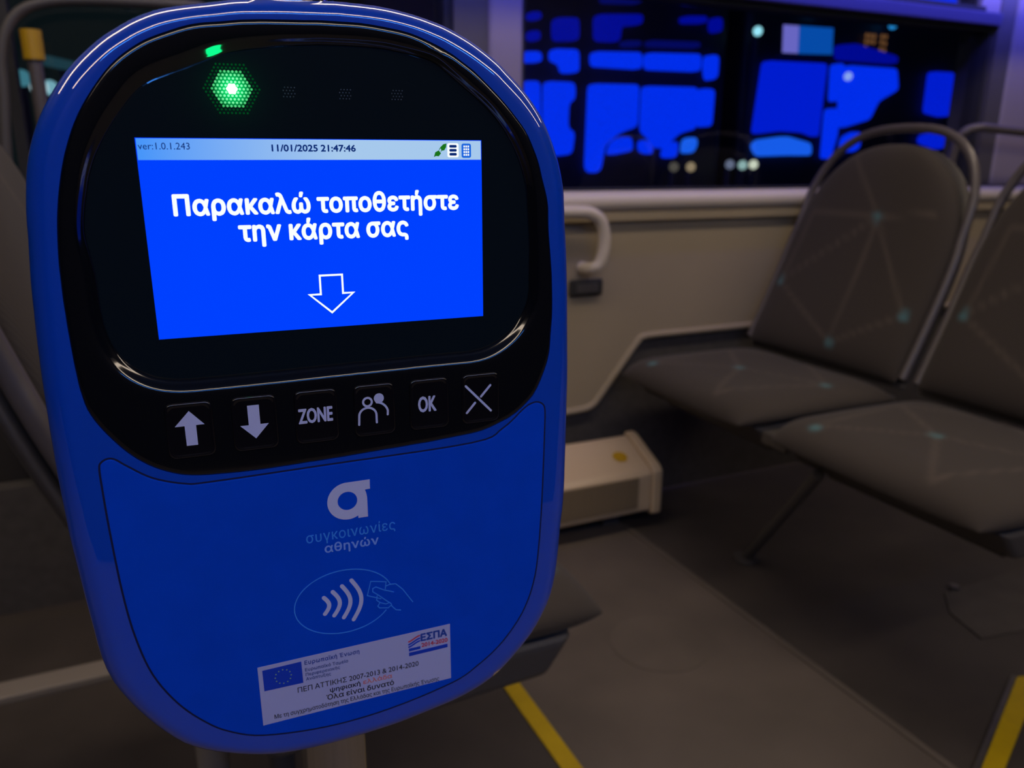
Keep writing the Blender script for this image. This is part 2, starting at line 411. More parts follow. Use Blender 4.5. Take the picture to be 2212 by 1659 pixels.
def make_seat(label):
    t = thing('bus_seat', label, 'seat', (0,0,0), 'patterned grey bus seats')
    # cushion
    Lc = 0.47
    c_base = lambda u: Vector((-0.2275 + Lc*u, 0, 0.430 + 0.004*math.sin(PI*u) - 0.010*max(0, (0.18-u)/0.18)**2))
    c_n = lambda u: Vector((0, 0, 1))
    def c_w(u): return 0.268 * (1 - 0.10*max(0, (0.22-u)/0.22)**2.2)
    cl = [((0.17, 0.05), (0.02, 0.22)), ((0.02, 0.22), (-0.20, 0.30)), ((0.17, 0.05), (0.20, 0.33)), ((0.02, 0.22), (0.20, 0.33)), ((0.02, 0.22), (-0.12, 0.03)), ((-0.20, 0.30), (0.03, 0.45)), ((0.20, 0.33), (0.03, 0.45)), ((-0.12, 0.03), (-0.2, 0.3))]
    pad('cushion', c_base, c_n, c_w, 0.045, M['cloth'], t, Lc, cl, [(0.17, 0.05), (-0.20, 0.30), (0.02, 0.22)], dish=0.008, under=0.6)
    # backrest pad
    bl = [((0.215, 0.19), (-0.04, 0.40)), ((-0.04, 0.40), (-0.225, 0.16)), ((0.215, 0.19), (-0.05, 0.05)), ((-0.05, 0.05), (-0.225, 0.16)), ((-0.04, 0.40), (0.10, 0.56)), ((0.215, 0.19), (0.19, 0.40)), ((0.19, 0.40), (-0.04, 0.40)), ((-0.05, 0.05), (-0.04, 0.40)), ((-0.04, 0.40), (-0.20, 0.42))]
    pad('backrest', lambda u: b_base(u), b_nrm, b_wid, 0.038, M['cloth'], t, BL, bl, [(0.215, 0.19), (-0.04, 0.40), (-0.05, 0.05), (-0.225, 0.16)], under=0.5)
    # moulded back shell
    pad('back_shell', lambda u: b_base(-0.02 + u*1.03, -0.026), b_nrm, lambda u: b_wid(min(1, u)) + 0.012, 0.016, M['shell'], t, BL, ns=32, ntt=32, under=1.4)
    # seat pan under the cushion
    mb = MB(); mb.prism_y([(-0.18, 0.410), (-0.14, 0.355), (0.20, 0.345), (0.27, 0.40), (0.26, 0.44), (0.20, 0.41)], -0.255, 0.255)
    mb.build('seat_pan', M['shell'], t, bevel=0.012)
    # grab hoop: up both sides of the back and over the top with a gap
    left, right = [], []
    for k in range(14):
        u = 0.02 + 0.60*k/13; p = b_base(u, -0.005)
        right.append(p + Vector((0, -(b_wid(u)+0.010), 0))); left.append(p + Vector((0, (b_wid(u)+0.010), 0)))
    arc = []
    for k in range(1, 16):
        a = PI*k/16
        p = b_base(0.62 + 0.455*math.sin(a)**0.8, -0.005)
        arc.append(p + Vector((0, -(b_wid(0.62)+0.012)*math.copysign(abs(math.cos(a))**0.75, math.cos(a)), 0)))
    mb = MB(); mb.tube(catmull(right + arc + left[::-1], 2), 0.0115, 10)
    mb.build('grab_hoop', M['tube'], t, smooth=True, angle=80)
    # frame bars under the pan and angled leg
    mb = MB(); mb.tube([(-0.08, -0.20, 0.34), (-0.08, 0.20, 0.34)], 0.016, 10); mb.tube([(0.14, -0.20, 0.34), (0.14, 0.20, 0.34)], 0.016, 10)
    mb.build('under_frame', M['shell'], t, smooth=True)
    return t

def add_leg(t, a, b, r, mat):
    mb = MB(); mb.tube([a, b], r, 12); mb.build('leg', mat, t, smooth=True)
    mb = MB(); mb.tube([(b[0], b[1], 0.0045), (b[0], b[1], 0.014)], r*2.4, 16)
    mb.build('foot_plate', mat, t, smooth=True)

AX, AY, BY = 1.415, 1.0, 1.59
s1 = make_seat('aisle seat at the right edge, its rounded back cut by the frame')
s2 = copy_tree(s1); s2['label'] = 'grey patterned seat against the beige wall below the blue lit window'
s3 = copy_tree(s1); s3['label'] = 'near seat behind the ticket validator, its cushion corner showing right of the blue body'
s1.location = (AX, AY, 0); s2.location = (AX, BY, 0)
s3.location = (0.280, 1.045, 0); s3.rotation_euler = (0, 0, PI)
mb = MB(); mb.box(-0.17, 0.24, 0.2551, 0.333, 0.375, 0.405); mb.build('gap_light_block', M['shell'], s1, bevel=0.004)  # added strip that stops ceiling light falling between the two seats
add_leg(s1, (-0.18, 0.145, 0.37), (-0.075, 0.447, 0.012), 0.013, M['shell'])
add_leg(s3, (0.262, 0.02, 0.37), (0.262, 0.02, 0.012), 0.021, M['palepost'])
add_leg(s3, (0.165, -0.02, 0.37), (0.165, -0.02, 0.012), 0.019, M['shell'])

# ------------------------------------------------------------------ things on the wall and floor
t = thing('wall_heater', 'cream convector heater with slatted front low on the wall', 'heater', (0.70, 1.76, 0.0))
mb = MB(); pr = [(-0.06, 0.062), (-0.06, 0.168), (-0.047, 0.180), (0.072, 0.234), (0.088, 0.234), (0.088, 0.055), (-0.045, 0.055)]
mb.prism_x(pr, -0.50, 0.515); mb.build('casing', M['cream'], t, bevel=0.006)
mb = MB(); pe = [(-0.066, 0.05), (-0.066, 0.175), (-0.05, 0.190), (0.07, 0.243), (0.094, 0.243), (0.094, 0.046), (-0.05, 0.046)]
mb.prism_x(pe, 0.515, 0.545); mb.build('end_cap', M['cream'], t, bevel=0.006)
mb = MB()
for k in range(46):
    x = -0.46 + k*0.02
    mb.box(x, x+0.012, -0.0635, -0.0598, 0.078, 0.162)
mb.box(-0.48, 0.47, -0.0625, -0.0599, 0.075, 0.165)
mb.build('grille', M['grille'], t)
a = math.atan2(0.054, 0.119); sx, sy, sz = 0.448, 0.005, 0.2038
mb = MB(); q = []
for k in range(8):
    an = 2*PI*k/8 + 0.2; rr = 0.021
    q.append((sx + 1.1*rr*math.cos(an), sy + rr*math.sin(an)*math.cos(a) - 0.0012*math.sin(a), sz + rr*math.sin(an)*math.sin(a) + 0.0025*math.cos(a)))
mb.add(q, [list(range(8))]); mb.build('warning_sticker', M['yellowgrip'], t)
for fx in (-0.45, 0.40):
    mb = MB(); mb.box(fx, fx+0.05, 0.0, 0.08, 0.0045, 0.055); mb.build('foot', M['shell'], t)

mb = MB()
hp = [(0.80, WY-0.002, 0.868), (0.80, 1.88, 0.868), (0.815, 1.862, 0.868), (1.03, 1.86, 0.866), (1.085, 1.86, 0.861), (1.118, 1.86, 0.838), (1.130, 1.86, 0.79), (1.122, 1.862, 0.735), (1.105, 1.872, 0.715), (1.095, WY-0.002, 0.712)]
mb.tube(catmull(hp, 6), 0.017, 14)
tag(mb.build('wall_grab_bar', M['sill'], smooth=True, angle=80), 'pale rounded grab handle on the wall just right of the validator', 'handle')
t = thing('wall_socket', 'small dark rectangular fitting on the wall below the grab handle', 'socket', (1.108, WY, 0.657))
mb = MB(); mb.box(-0.052, 0.052, -0.016, 0.0, -0.024, 0.024); mb.build('housing', M['gasket'], t, bevel=0.008)
mb = MB(); mb.box(-0.034, 0.034, -0.019, -0.0162, -0.012, 0.012); mb.build('cover', M['shell'], t, bevel=0.001)

mb = MB(); mb.box(0.556, 0.590, 0.30, 1.36, 0.0, 0.005)
tag(mb.build('yellow_floor_strip', M['yellow'], bevel=0.001), 'yellow safety strip on the floor below the validator', 'floor marking')
mb = MB(); mb.prism_z([(1.505, 0.835), (1.555, 0.818), (1.20, 0.66), (1.155, 0.672)], 0.0025, 0.007)
ys = tag(mb.build('yellow_edge_strip', M['yellow'], bevel=0.001), 'yellow edge strip on the floor at the lower right corner', 'floor marking')
mb = MB(); mb.prism_z([(1.498, 0.842), (1.505, 0.8358), (1.155, 0.6728), (1.143, 0.679)], 0.0025, 0.008); mb.build('metal_edge', M['steel'], ys)
mb = MB(); mb.tube([(0.925, 1.235, 0.0), (0.925, 1.235, 0.0012)], 0.105, 48)
tag(mb.build('floor_hatch', M['hatch'], smooth=True, angle=30), 'round hatch cover set in the aisle floor', 'hatch')
mb = MB(); mb.prism_z([(1.66, 1.12), (1.595, 1.055), (1.565, 0.955), (1.95, 0.90), (2.1, 1.12)], 0.0025, 0.006)
tag(mb.build('floor_plate', M['wornplate'], bevel=0.001), 'worn metal plate on the floor under the aisle seat', 'plate')
mb = MB(); mb.tube([(1.70, 1.125, 0.0065), (1.70, 1.125, 0.013)], 0.012, 14)
tag(mb.build('floor_bolt', M['steel'], smooth=True, angle=40), 'round bolt head on the worn floor plate', 'bolt')

t = thing('stanchion', 'grab post with yellow cap at the far left by the dark door', 'pole', (-0.140, 1.872, 0.0))
mb = MB(); mb.tube([(0,0,0), (0,0,1.176)], 0.013, 14); mb.build('post', M['tube'], t, smooth=True)
mb = MB(); mb.tube([(0,0,1.174), (0,0,1.219), (0,0,1.227)], 0.0185, 16); mb.build('cap', M['yellowgrip'], t, smooth=True, angle=30)
mb = MB(); mb.tube(catmull([(2.42, 1.865, 0.905), (2.42, 1.845, 1.05), (2.43, 1.825, 1.090), (2.47, 1.806, 1.101), (2.54, 1.80, 1.097), (2.62, 1.80, 1.093), (2.80, 1.80, 1.083), (3.0, 1.80, 1.071), (3.15, 1.80, 1.063), (3.21, 1.815, 1.06), (3.23, 1.85, 1.06), (3.235, WY+0.05, 1.06)], 5), 0.014, 12)
tag(mb.build('window_rail', M['tube'], smooth=True, angle=80), 'horizontal grab rail across the window behind the right seats', 'rail')
mb = MB()
cr = catmull([(-0.219, 1.875, 0.893), (-0.209, 1.875, 1.021), (-0.200, 1.875, 1.107), (-0.193, 1.875, 1.182), (-0.169, 1.875, 1.242), (-0.122, 1.875, 1.274), (-0.032, 1.875, 1.287), (0.160, 1.875, 1.291), (0.160, WY+0.03, 1.291)], 6)
mb.tube(cr, 0.010, 12)
tag(mb.build('door_rail', M['frame'], smooth=True, angle=80), 'grey curved rail at the upper left corner by the dark window', 'rail')

# ------------------------------------------------------------------ ticket validator
RV = (Matrix(((0.90805944, -0.4187981, 0.00601694), (0.10831885, 0.24869096, 0.96250706), (-0.40459248, -0.87336187, 0.2711899))).transposed()
      @ Matrix(((0.931989052, -0.362485924, -0.000601580), (0.0984268913, 0.251467847, 0.962847895), (-0.348867531, -0.897422909, 0.270043643))))
VLOC = Vector((0, 0, 1.0)) + RV @ Vector((-0.01616820, 0.31335823, 0.00704074))
ORG = Vector((0.063, 0.067, -0.255))          # local base of the empty: bottom of the body, where the pole passes
val = thing('ticket_validator', 'blue ticket validator with lit screen and six black keys on a chrome pole', 'ticket machine')
val.matrix_world = Matrix.Translation(VLOC + RV @ ORG) @ RV.to_4x4()
mm = 0.001
def L(u, d, v): return Vector((u*mm, d*mm, v*mm)) - ORG     # millimetres: right, depth, up from the screen's top left

S96 = [101.3,101.8,102.4,103.1,104.0,105.2,106.5,108.0,109.8,111.8,114.0,116.5,119.4,122.6,126.2,130.2,134.6,139.5,145.1,151.0,157.7,165.3,173.7,183.4,192.0,198.6,204.6,210.2,215.2,218.2,220.0,221.4,222.3,222.3,221.8,221.2,220.6,220.2,219.9,219.4,219.2,219.1,218.4,216.9,213.9,210.0,205.8,200.3,193.7,184.9,175.4,166.6,159.5,152.6,146.0,140.2,135.1,130.6,126.5,123.0,119.8,116.9,114.2,111.9,109.9,108.2,106.7,105.5,104.4,103.5,102.8,102.3,101.9,101.6,101.5,101.8,102.2,102.7,103.0,103.2,103.4,103.5,103.6,103.7,103.6,103.3,102.9,102.4,101.8,101.3,101.0,100.4,99.8,99.2,98.5,97.8,97.1,96.2,95.4,94.6,93.8,93.1,92.4,91.7,91.1,90.6,90.3,89.9,89.7,89.7,89.9,90.2,90.6,91.1,91.8,92.5,93.1,93.9,95.0,96.2,97.5,98.7,99.6,100.4,101.0,101.7,102.2,102.6,103.0,103.3,103.4,103.5,103.6,103.6,103.5,103.3,103.0,102.6,102.1,101.7,101.4,101.1,100.9,101.0]
B96 = [91.1,91.3,91.7,92.2,92.8,93.6,94.5,95.6,96.9,98.3,99.9,101.4,102.8,103.5,103.9,104.1,104.3,104.3,104.0,103.4,102.4,101.1,99.3,97.1,94.9,92.9,91.1,89.4,87.9,86.5,85.3,84.3,83.4,82.8,82.3,81.9,81.7,81.6,81.7,81.9,82.3,82.8,83.6,84.5,85.5,86.8,88.3,89.8,91.6,93.7,96.0,98.3,100.1,101.8,103.5,104.6,105.3,105.7,105.2,104.4,103.6,102.5,101.0,99.3,98.0,96.8,95.6,94.5,93.5,92.7,91.9,91.3,90.8,90.5,90.5,90.8,91.3,91.4,91.3,91.3,91.6,91.8,91.8,91.9,91.8,91.3,90.8,90.4,90.0,89.6,89.3,89.1,88.9,88.5,88.3,87.9,87.5,87.0,86.6,86.1,85.4,84.7,84.1,83.6,83.1,82.6,82.2,82.0,81.9,81.8,81.9,82.2,82.6,83.2,83.8,84.6,85.3,86.2,87.4,88.5,89.4,90.2,91.1,92.0,92.6,93.1,93.4,93.5,93.4,93.3,93.2,93.1,92.9,92.6,92.3,92.0,91.7,91.4,91.2,91.0,90.9,90.8,90.8,90.9]
W96 = [81.1,80.8,80.9,81.3,81.8,82.4,83.0,83.4,83.7,83.6,83.1,82.0,80.4,78.3,75.6,72.4,68.9,65.5,62.6,60.0,57.7,55.7,53.9,52.3,50.9,49.7,48.6,47.6,46.8,46.0,45.4,44.9,44.5,44.1,43.9,43.7,43.7,43.7,43.8,44.0,44.2,44.6,45.1,45.6,46.3,47.0,47.9,48.9,50.1,51.4,52.8,54.5,56.4,58.6,61.1,63.9,67.2,70.8,74.1,76.8,79.0,80.9,82.5,83.6,84.3,84.8,84.9,84.5,83.8,83.3,82.9,82.7,82.6,82.5,82.5,82.7,83.0,83.5,84.1,84.6,84.9,85.1,85.2,85.2,85.1,85.0,84.7,84.4,84.0,83.5,82.9,82.4,82.2,82.1,82.2,82.3,81.8,80.8,79.8,78.9,78.2,77.5,76.7,76.0,75.4,74.9,74.5,74.3,74.1,73.9,73.9,74.0,74.2,74.4,74.7,75.2,75.7,76.3,76.8,77.2,77.6,78.2,78.9,79.9,81.0,82.2,83.0,83.3,83.3,83.3,83.4,83.5,83.6,83.7,83.8,83.7,83.6,83.3,83.2,83.1,83.0,82.8,82.3,81.6]
NR = 288
def radial(arr, k):
    x = k/NR*144; i = int(x) % 144; f = x - int(x)
    p0, p1, p2, p3 = arr[i-1], arr[i], arr[(i+1) % 144], arr[(i+2) % 144]
    return 0.5*((2*p1)+(p2-p0)*f+(2*p0-5*p1+4*p2-p3)*f*f+(3*p1-p0-3*p2+p3)*f**3)
def contour(arr):
    return [Vector((63 + radial(arr, k)*math.cos(-PI+2*PI*k/NR), -42 + radial(arr, k)*math.sin(-PI+2*PI*k/NR))) for k in range(NR)]
def inset(ct, amt):
    out = []
    for k in range(NR):
        t = (ct[(k+1) % NR] - ct[k-1]).normalized(); n = Vector((-t.y, t.x))     # inward for counter clockwise
        out.append(ct[k] + n*(amt[k] if isinstance(amt, list) else amt))
    return out
cS, cB, cW = contour(S96), contour(B96), contour(W96)
gap = [min((cS[k]-cB[j % NR]).length for j in range(k-24, k+25)) for k in range(NR)]
ins = [min(9.0, 0.86*g) for g in gap]
for _ in range(12): ins = [(ins[k-1]+ins[k]*2+ins[(k+1) % NR])/4 for k in range(NR)]
cF = inset(cS, ins)
def loft(rings, cap_last=True):
    vs, fs = [], []
    for ct, d in rings:
        for k, p in enumerate(ct):
            vs.append(L(p.x, d[k] if isinstance(d, list) else d, p.y))
    for r in range(len(rings)-1):
        for k in range(NR):
            l = (k+1) % NR
            fs.append([r*NR+k, r*NR+l, (r+1)*NR+l, (r+1)*NR+k])
    if cap_last: fs.append(list(range((len(rings)-1)*NR, len(rings)*NR)))
    return vs, fs
FD = -3.0       # depth of the body's front face
rings = [(cB, FD + 1.5), (cB, FD), ]
rings.append(([cB[k].lerp(cF[k], 0.5) for k in range(NR)], FD))
NF = 14
for j in range(NF+1):
    th = PI/2*j/NF
    ct = [cF[k] + (cS[k]-cF[k])*math.sin(th) for k in range(NR)]
    rings.append((ct, FD + 10.5*(1-math.cos(th))))
rings += [(inset(cS, 0.3), 14), (inset(cS, 1.0), 22)]
housing_v, housing_f = loft(rings, False)
mesh_obj('housing', housing_v, housing_f, M['blue'], val, True, 50)
back_v, back_f = loft([(inset(cS, 1.0), 22), (inset(cS, 1.6), 22.3), (inset(cS, 1.8), 23.5), (inset(cS, 1.2), 23.8), (inset(cS, 3), 36), (inset(cS, 9), 44), (inset(cS, 22), 47)], True)
mesh_obj('back_cover', back_v, back_f, M['blue'], val, True, 50)
# black bezel ring: flat flange, then a rounded lip that dips to the glass
def mixring(f, d): return ([cW[k].lerp(cB[k], f) for k in range(NR)], d)
gw = [min((cW[k]-cB[j % NR]).length for j in range(k-24, k+25)) for k in range(NR)]
def woff(o): return inset(cW, [-o*min(1.0, 0.62*g/7.0) for g in gw])
bez = [(cB, FD + 1.5), (inset(cB, 0.15), FD + 0.1), (inset(cB, 0.7), FD - 0.35), (inset(cB, 2.0), FD - 0.5), (woff(7.0), FD - 0.55), (woff(5.2), FD - 0.5), (woff(4.4), FD - 0.35), (woff(3.6), FD + 0.05), (woff(2.8), FD + 0.7), (woff(1.9), FD + 1.5), (woff(1.0), FD + 2.2), (woff(0.35), FD + 2.6), (cW, FD + 3.05)]
bv, bf = loft(bez, False)
mesh_obj('bezel', bv, bf, M['black'], val, True, 60)
gv, gf = loft([(woff(0.4), FD + 3.15), (cW, FD + 3.0), (inset(cW, 0.4), FD + 2.9)], True)
mesh_obj('front_glass', gv, gf, M['glass'], val)

# flat graphics helpers -------------------------------------------------
def flat(name, polys, d, mat, parent, th=0.12):
    mb = MB()
    for k_, poly in enumerate(polys):
        n = len(poly); dd = d - 0.0012*k_
        mb.add([L(p[0], dd, p[1]) for p in poly] + [L(p[0], dd+th, p[1]) for p in poly],
               [list(range(n)), list(range(2*n-1, n-1, -1))] + [[i, (i+1) % n, n+(i+1) % n, n+i] for i in range(n)])
    return mb.build(name, mat, parent)
def stroke_poly(pts, w, closed=False, caps=True):
    """quads of a ribbon of width w along pts, round ends"""
    P = [Vector((p[0], p[1])) for p in pts]; n = len(P); out = []; Ls, Rs = [], []
    for i in range(n):
        a = P[i-1] if (i > 0 or closed) else None; b = P[(i+1) % n] if (i < n-1 or closed) else None
        d1 = (P[i]-a).normalized() if a is not None else None; d2 = (b-P[i]).normalized() if b is not None else None
        if d1 is None: nrm = Vector((-d2.y, d2.x)); s = 1
        elif d2 is None: nrm = Vector((-d1.y, d1.x)); s = 1
        else:
            tt = (d1+d2).normalized(); nrm = Vector((-tt.y, tt.x)); s = 1/max(0.45, nrm.dot(Vector((-d1.y, d1.x))))
        Ls.append(P[i]+nrm*(w/2*s)); Rs.append(P[i]-nrm*(w/2*s))
    for i in range(n if closed else n-1):
        j = (i+1) % n; out.append([Rs[i], Rs[j], Ls[j], Ls[i]])
    if caps and not closed:
        for e in (0, n-1):
            out.append([P[e] + Vector((math.cos(2*PI*k/14), math.sin(2*PI*k/14)))*(w/2) for k in range(14)])
    return out
def strokes(name, lst, w, d, mat, parent):
    """lst: list of (points, closed)"""
    polys = []
    for pts, cl in lst: polys += stroke_poly(pts, w, cl)
    return flat(name, polys, d, mat, parent, 0.08)
def arc(cx, cy, rx, ry, a0, a1, n=20, rot=0):
    c, s = math.cos(rot), math.sin(rot); out = []
    for k in range(n+1):
        a = math.radians(a0+(a1-a0)*k/n); x, y = rx*math.cos(a), ry*math.sin(a)
        out.append((cx+x*c-y*s, cy+x*s+y*c))
    return out
GLYPH = {}
def glyph(ch):
    """outline of one character as triangles (non-zero winding) with its advance width"""
    if ch in GLYPH: return GLYPH[ch]
    def outline(body):
        cu = bpy.data.curves.new('glyph', 'FONT'); cu.body = body; cu.fill_mode = 'NONE'; cu.resolution_u = 3
        ob = bpy.data.objects.new('glyph', cu); C.objects.link(ob)
        me = bpy.data.meshes.new_from_object(ob.evaluated_get(bpy.context.evaluated_depsgraph_get()))
        v = [(q.co.x, q.co.y) for q in me.vertices]; e = [tuple(q.vertices) for q in me.edges]
        bpy.data.objects.remove(ob); bpy.data.curves.remove(cu); bpy.data.meshes.remove(me)
        return v, e
    if ch == ' ':
        GLYPH[ch] = ([], [], 0.24); return GLYPH[ch]
    v, e = outline(ch)
    v2, _ = outline('H' + ch + 'H'); v1, _ = outline('HH')
    adv = (max(p[0] for p in v2) - min(p[0] for p in v2)) - (max(p[0] for p in v1) - min(p[0] for p in v1))
    # the outline loops, each walked in its own direction
    nxt = {}
    for a, b in e: nxt.setdefault(a, []).append(b); nxt.setdefault(b, []).append(a)
    seen = set(); loops = []
    for st in range(len(v)):
        if st in seen or st not in nxt: continue
        loop = [st]; seen.add(st); cur = st
        while True:
            step = [q for q in nxt[cur] if q not in seen]
            if not step: break
            cur = (cur + 1) if (cur + 1) in step else step[0]
            seen.add(cur); loop.append(cur)
        loops.append(loop)
    A, B = [], []
    for lp in loops:
        for k in range(len(lp)): A.append(v[lp[k]]); B.append(v[lp[(k+1) % len(lp)]])
    A, B = np.array(A), np.array(B)
    ov, oe, of, *_ = delaunay_2d_cdt([Vector(p) for p in v], e, [], 0, 1e-5)
    tris = []
    for f in of:
        c = sum((Vector(ov[i]) for i in f), Vector((0, 0))) / len(f)
        up = (A[:, 1] <= c.y) & (B[:, 1] > c.y); dn = (B[:, 1] <= c.y) & (A[:, 1] > c.y)
        dy = np.where(B[:, 1] == A[:, 1], 1, B[:, 1]-A[:, 1]); x = A[:, 0] + (c.y-A[:, 1])/dy*(B[:, 0]-A[:, 0])
        if int(np.sum(up & (x > c.x))) - int(np.sum(dn & (x > c.x))) != 0: tris.append(list(f))
    GLYPH[ch] = ([(q.x, q.y) for q in ov], tris, adv)
    return GLYPH[ch]
def text(name, body, u0, u1, v0, v1, d, mat, parent, bold=0.0, spacing=1.0, strike=0.0):
    """text fitted into the box u0..u1 x v0..v1 (ink bounds), lying on depth d"""
    pts, fs, x = [], [], 0.0
    for ch in body:
        v, t, adv = glyph(ch); used = sorted({i for f in t for i in f}); mp = {i: len(pts)+k for k, i in enumerate(used)}
        pts += [(v[i][0] + x, v[i][1]) for i in used]; fs += [[mp[i] for i in f] for f in t]
        x += adv*spacing
    xs = [p[0] for p in pts]; ys = [p[1] for p in pts]; x0, x1, y0, y1 = min(xs), max(xs), min(ys), max(ys)
    u0 += strike; u1 -= strike; v0 += strike; v1 -= strike
    co = [L(u0+(p[0]-x0)/(x1-x0)*(u1-u0), d, v0+(p[1]-y0)/(y1-y0)*(v1-v0)) for p in pts]
    vs, ff, n0 = [], [], len(co)
    ring = [(0, 0)] + ([(math.cos(2*PI*k/8), math.sin(2*PI*k/8)) for k in range(8)] if strike else [])
    for q, (a, b) in enumerate(ring):
        vs += [c + Vector((a*strike*mm, -0.002*mm*q, b*strike*mm)) for c in co]; ff += [[i+q*n0 for i in f] for f in fs]
    return mesh_obj(name, vs, ff, mat, parent)
def rrect(u0, u1, v0, v1, r, n=6):
    out = []
    for cx, cy, a in ((u1-r, v1-r, 0), (u0+r, v1-r, 90), (u0+r, v0+r, 180), (u1-r, v0+r, 270)):
        out += arc(cx, cy, r, r, a, a+90, n)
    return out

# display -----------------------------------------------------------------
SD = -0.15
disp = flat('display', [[(0, -70.4), (125, -70.4), (125, 0), (0, 0)]], SD, M['scr'], val, 0.10)
disp['label'] = 'lit blue screen'
flat('status_bar', [[(0.3, -7.4), (124.7, -7.4), (124.7, -0.25), (0.3, -0.25)]], SD-0.08, M['scrbar'], disp, 0.05)
G = SD-0.14
text('version_text', 'ver:1.0.1.243', 0.7, 17.3, -3.9, -1.6, G, M['scrnavy'], disp, 0.0)
text('clock_text', '11/01/2025 21:47:46', 44.8, 75.2, -4.5, -2.0, G, M['scrnavy'], disp, 0, 1.0, 0.10)
text('greeting_text', 'Παρακαλώ τοποθετήστε', 9.6, 115.2, -28.6, -18.7, G, M['scrwhite'], disp, 0, 1.04, 0.36)
text('greeting_text', 'την κάρτα σας', 30.8, 94.4, -38.4, -28.2, G, M['scrwhite'], disp, 0, 1.04, 0.36)
strokes('arrow_icon', [([(58.9, -50.1), (67.4, -50.1), (67.4, -57.3), (71.4, -57.3), (62.8, -64.6), (54.7, -57.3), (58.9, -57.3)], True)], 0.75, G, M['scrwhite'], disp)
# plug, list and chip icons on the bar
flat('plug_icon', [[(105.4, -6.4), (106.0, -4.6), (107.4, -3.9), (108.3, -5.0), (107.4, -6.1), (106.2, -6.0)], [(108.0, -2.8), (109.3, -1.6), (110.6, -1.3), (110.4, -2.7), (109.6, -3.9), (108.6, -4.0)], [(107.2, -4.2), (107.5, -3.9), (108.3, -3.0), (108.0, -2.8)], [(108.0, -4.7), (108.3, -4.4), (108.9, -3.8), (108.6, -3.5)]], G, M['scrgreen'], disp, 0.05)
ic = flat('list_icon', [rrect(110.9, 115.5, -6.5, -1.2, 0.7)], G, M['scrwhite'], disp, 0.05)
for k in range(3):
    z = -2.35-1.5*k; flat('icon_bar', [rrect(111.7, 114.7, z-0.5, z+0.5, 0.45)], G-0.05, M['scrnavy'], disp, 0.04)
ch = flat('chip_icon', [rrect(116.7, 120.6, -6.7, -1.3, 0.8)], G, M['scriconblue'], disp, 0.05)
pl = []
for a in range(3):
    for b in range(4): pl.append([(117.5+a*0.85, -5.9+b*1.05), (118.1+a*0.85, -5.9+b*1.05), (118.1+a*0.85, -5.2+b*1.05), (117.5+a*0.85, -5.2+b*1.05)])
flat('icon_grid', pl, G-0.05, M['scrwhite'], disp, 0.04)

# indicator lamp -------------------------------------------------------------
LU, LV = 33.0, 16.5
def dots(name, test, r, d, mat, parent, pitch=1.32):
    mb = MB()
    for j in range(-9, 10):
        for i in range(-10, 11):
            x = (i + 0.5*(j % 2))*pitch; y = j*pitch*0.866
            if test(x, y):
                n = 8; mb.add([(x*mm + r*mm*math.cos(2*PI*k/n), d*mm, y*mm + r*mm*math.sin(2*PI*k/n)) for k in range(n)], [list(range(n))])
    o = mb.build(name, mat, parent); o.location = L(LU, 0, LV); return o
def hexr(x, y):
    a = (math.atan2(y, x) % (PI/3)) - PI/6
    return math.hypot(x, y)*math.cos(a)/math.cos(PI/6)*0.98
lamp = mesh_obj('led_lamp', [(6.9*mm*math.cos(k*PI/3+0.0), -0.12*mm, 6.9*mm*math.sin(k*PI/3)) for k in range(6)], [list(range(6))], M['ledhalo'], val)
lamp.location = L(LU, 0, LV); lamp['label'] = 'lit green indicator lamp'
def lampchild(o):
    o.parent = lamp; o.location = (0, 0, 0); return o
lampchild(dots('led_dots', lambda x, y: hexr(x, y) < 7.4 and math.hypot(x, y) > 1.7, 0.42, -0.25, M['leddots'], val))
lampchild(dots('led_outer_dots', lambda x, y: 7.4 <= hexr(x, y) < 9.6, 0.38, -0.2, M['ledouter'], val))
mb = MB(); n = 24
mb.add([((1.75+0.22*math.cos(6*2*PI*k/n))*mm*math.cos(2*PI*k/n), -0.35*mm, (1.75+0.22*math.cos(6*2*PI*k/n))*mm*math.sin(2*PI*k/n)) for k in range(n)], [list(range(n))])
core = mb.build('led_core', M['ledcore'], lamp)
for (u, v) in ((52.3, 16.1), (72.3, 15.9), (91.7, 16.1)):
    polys = []
    for a in range(4):
        for b in range(4):
            x = u-1.9+a*1.15+0.5*(b % 2); y = v-1.7+b*1.05
            polys.append([(x+0.24*math.cos(2*PI*k/6), y+0.24*math.sin(2*PI*k/6)) for k in range(6)])
    flat('unlit_lamp', polys, -0.18, M['inddots'], val, 0.05)
ld = bpy.data.lights.new('green_led', 'POINT'); ld.energy = 0.0035; ld.color = (0.0, 1.0, 0.25); ld.shadow_soft_size = 0.0022
lo = bpy.data.objects.new('green_led', ld); C.objects.link(lo); lo.parent = val; lo.location = L(LU, -5.0, LV)

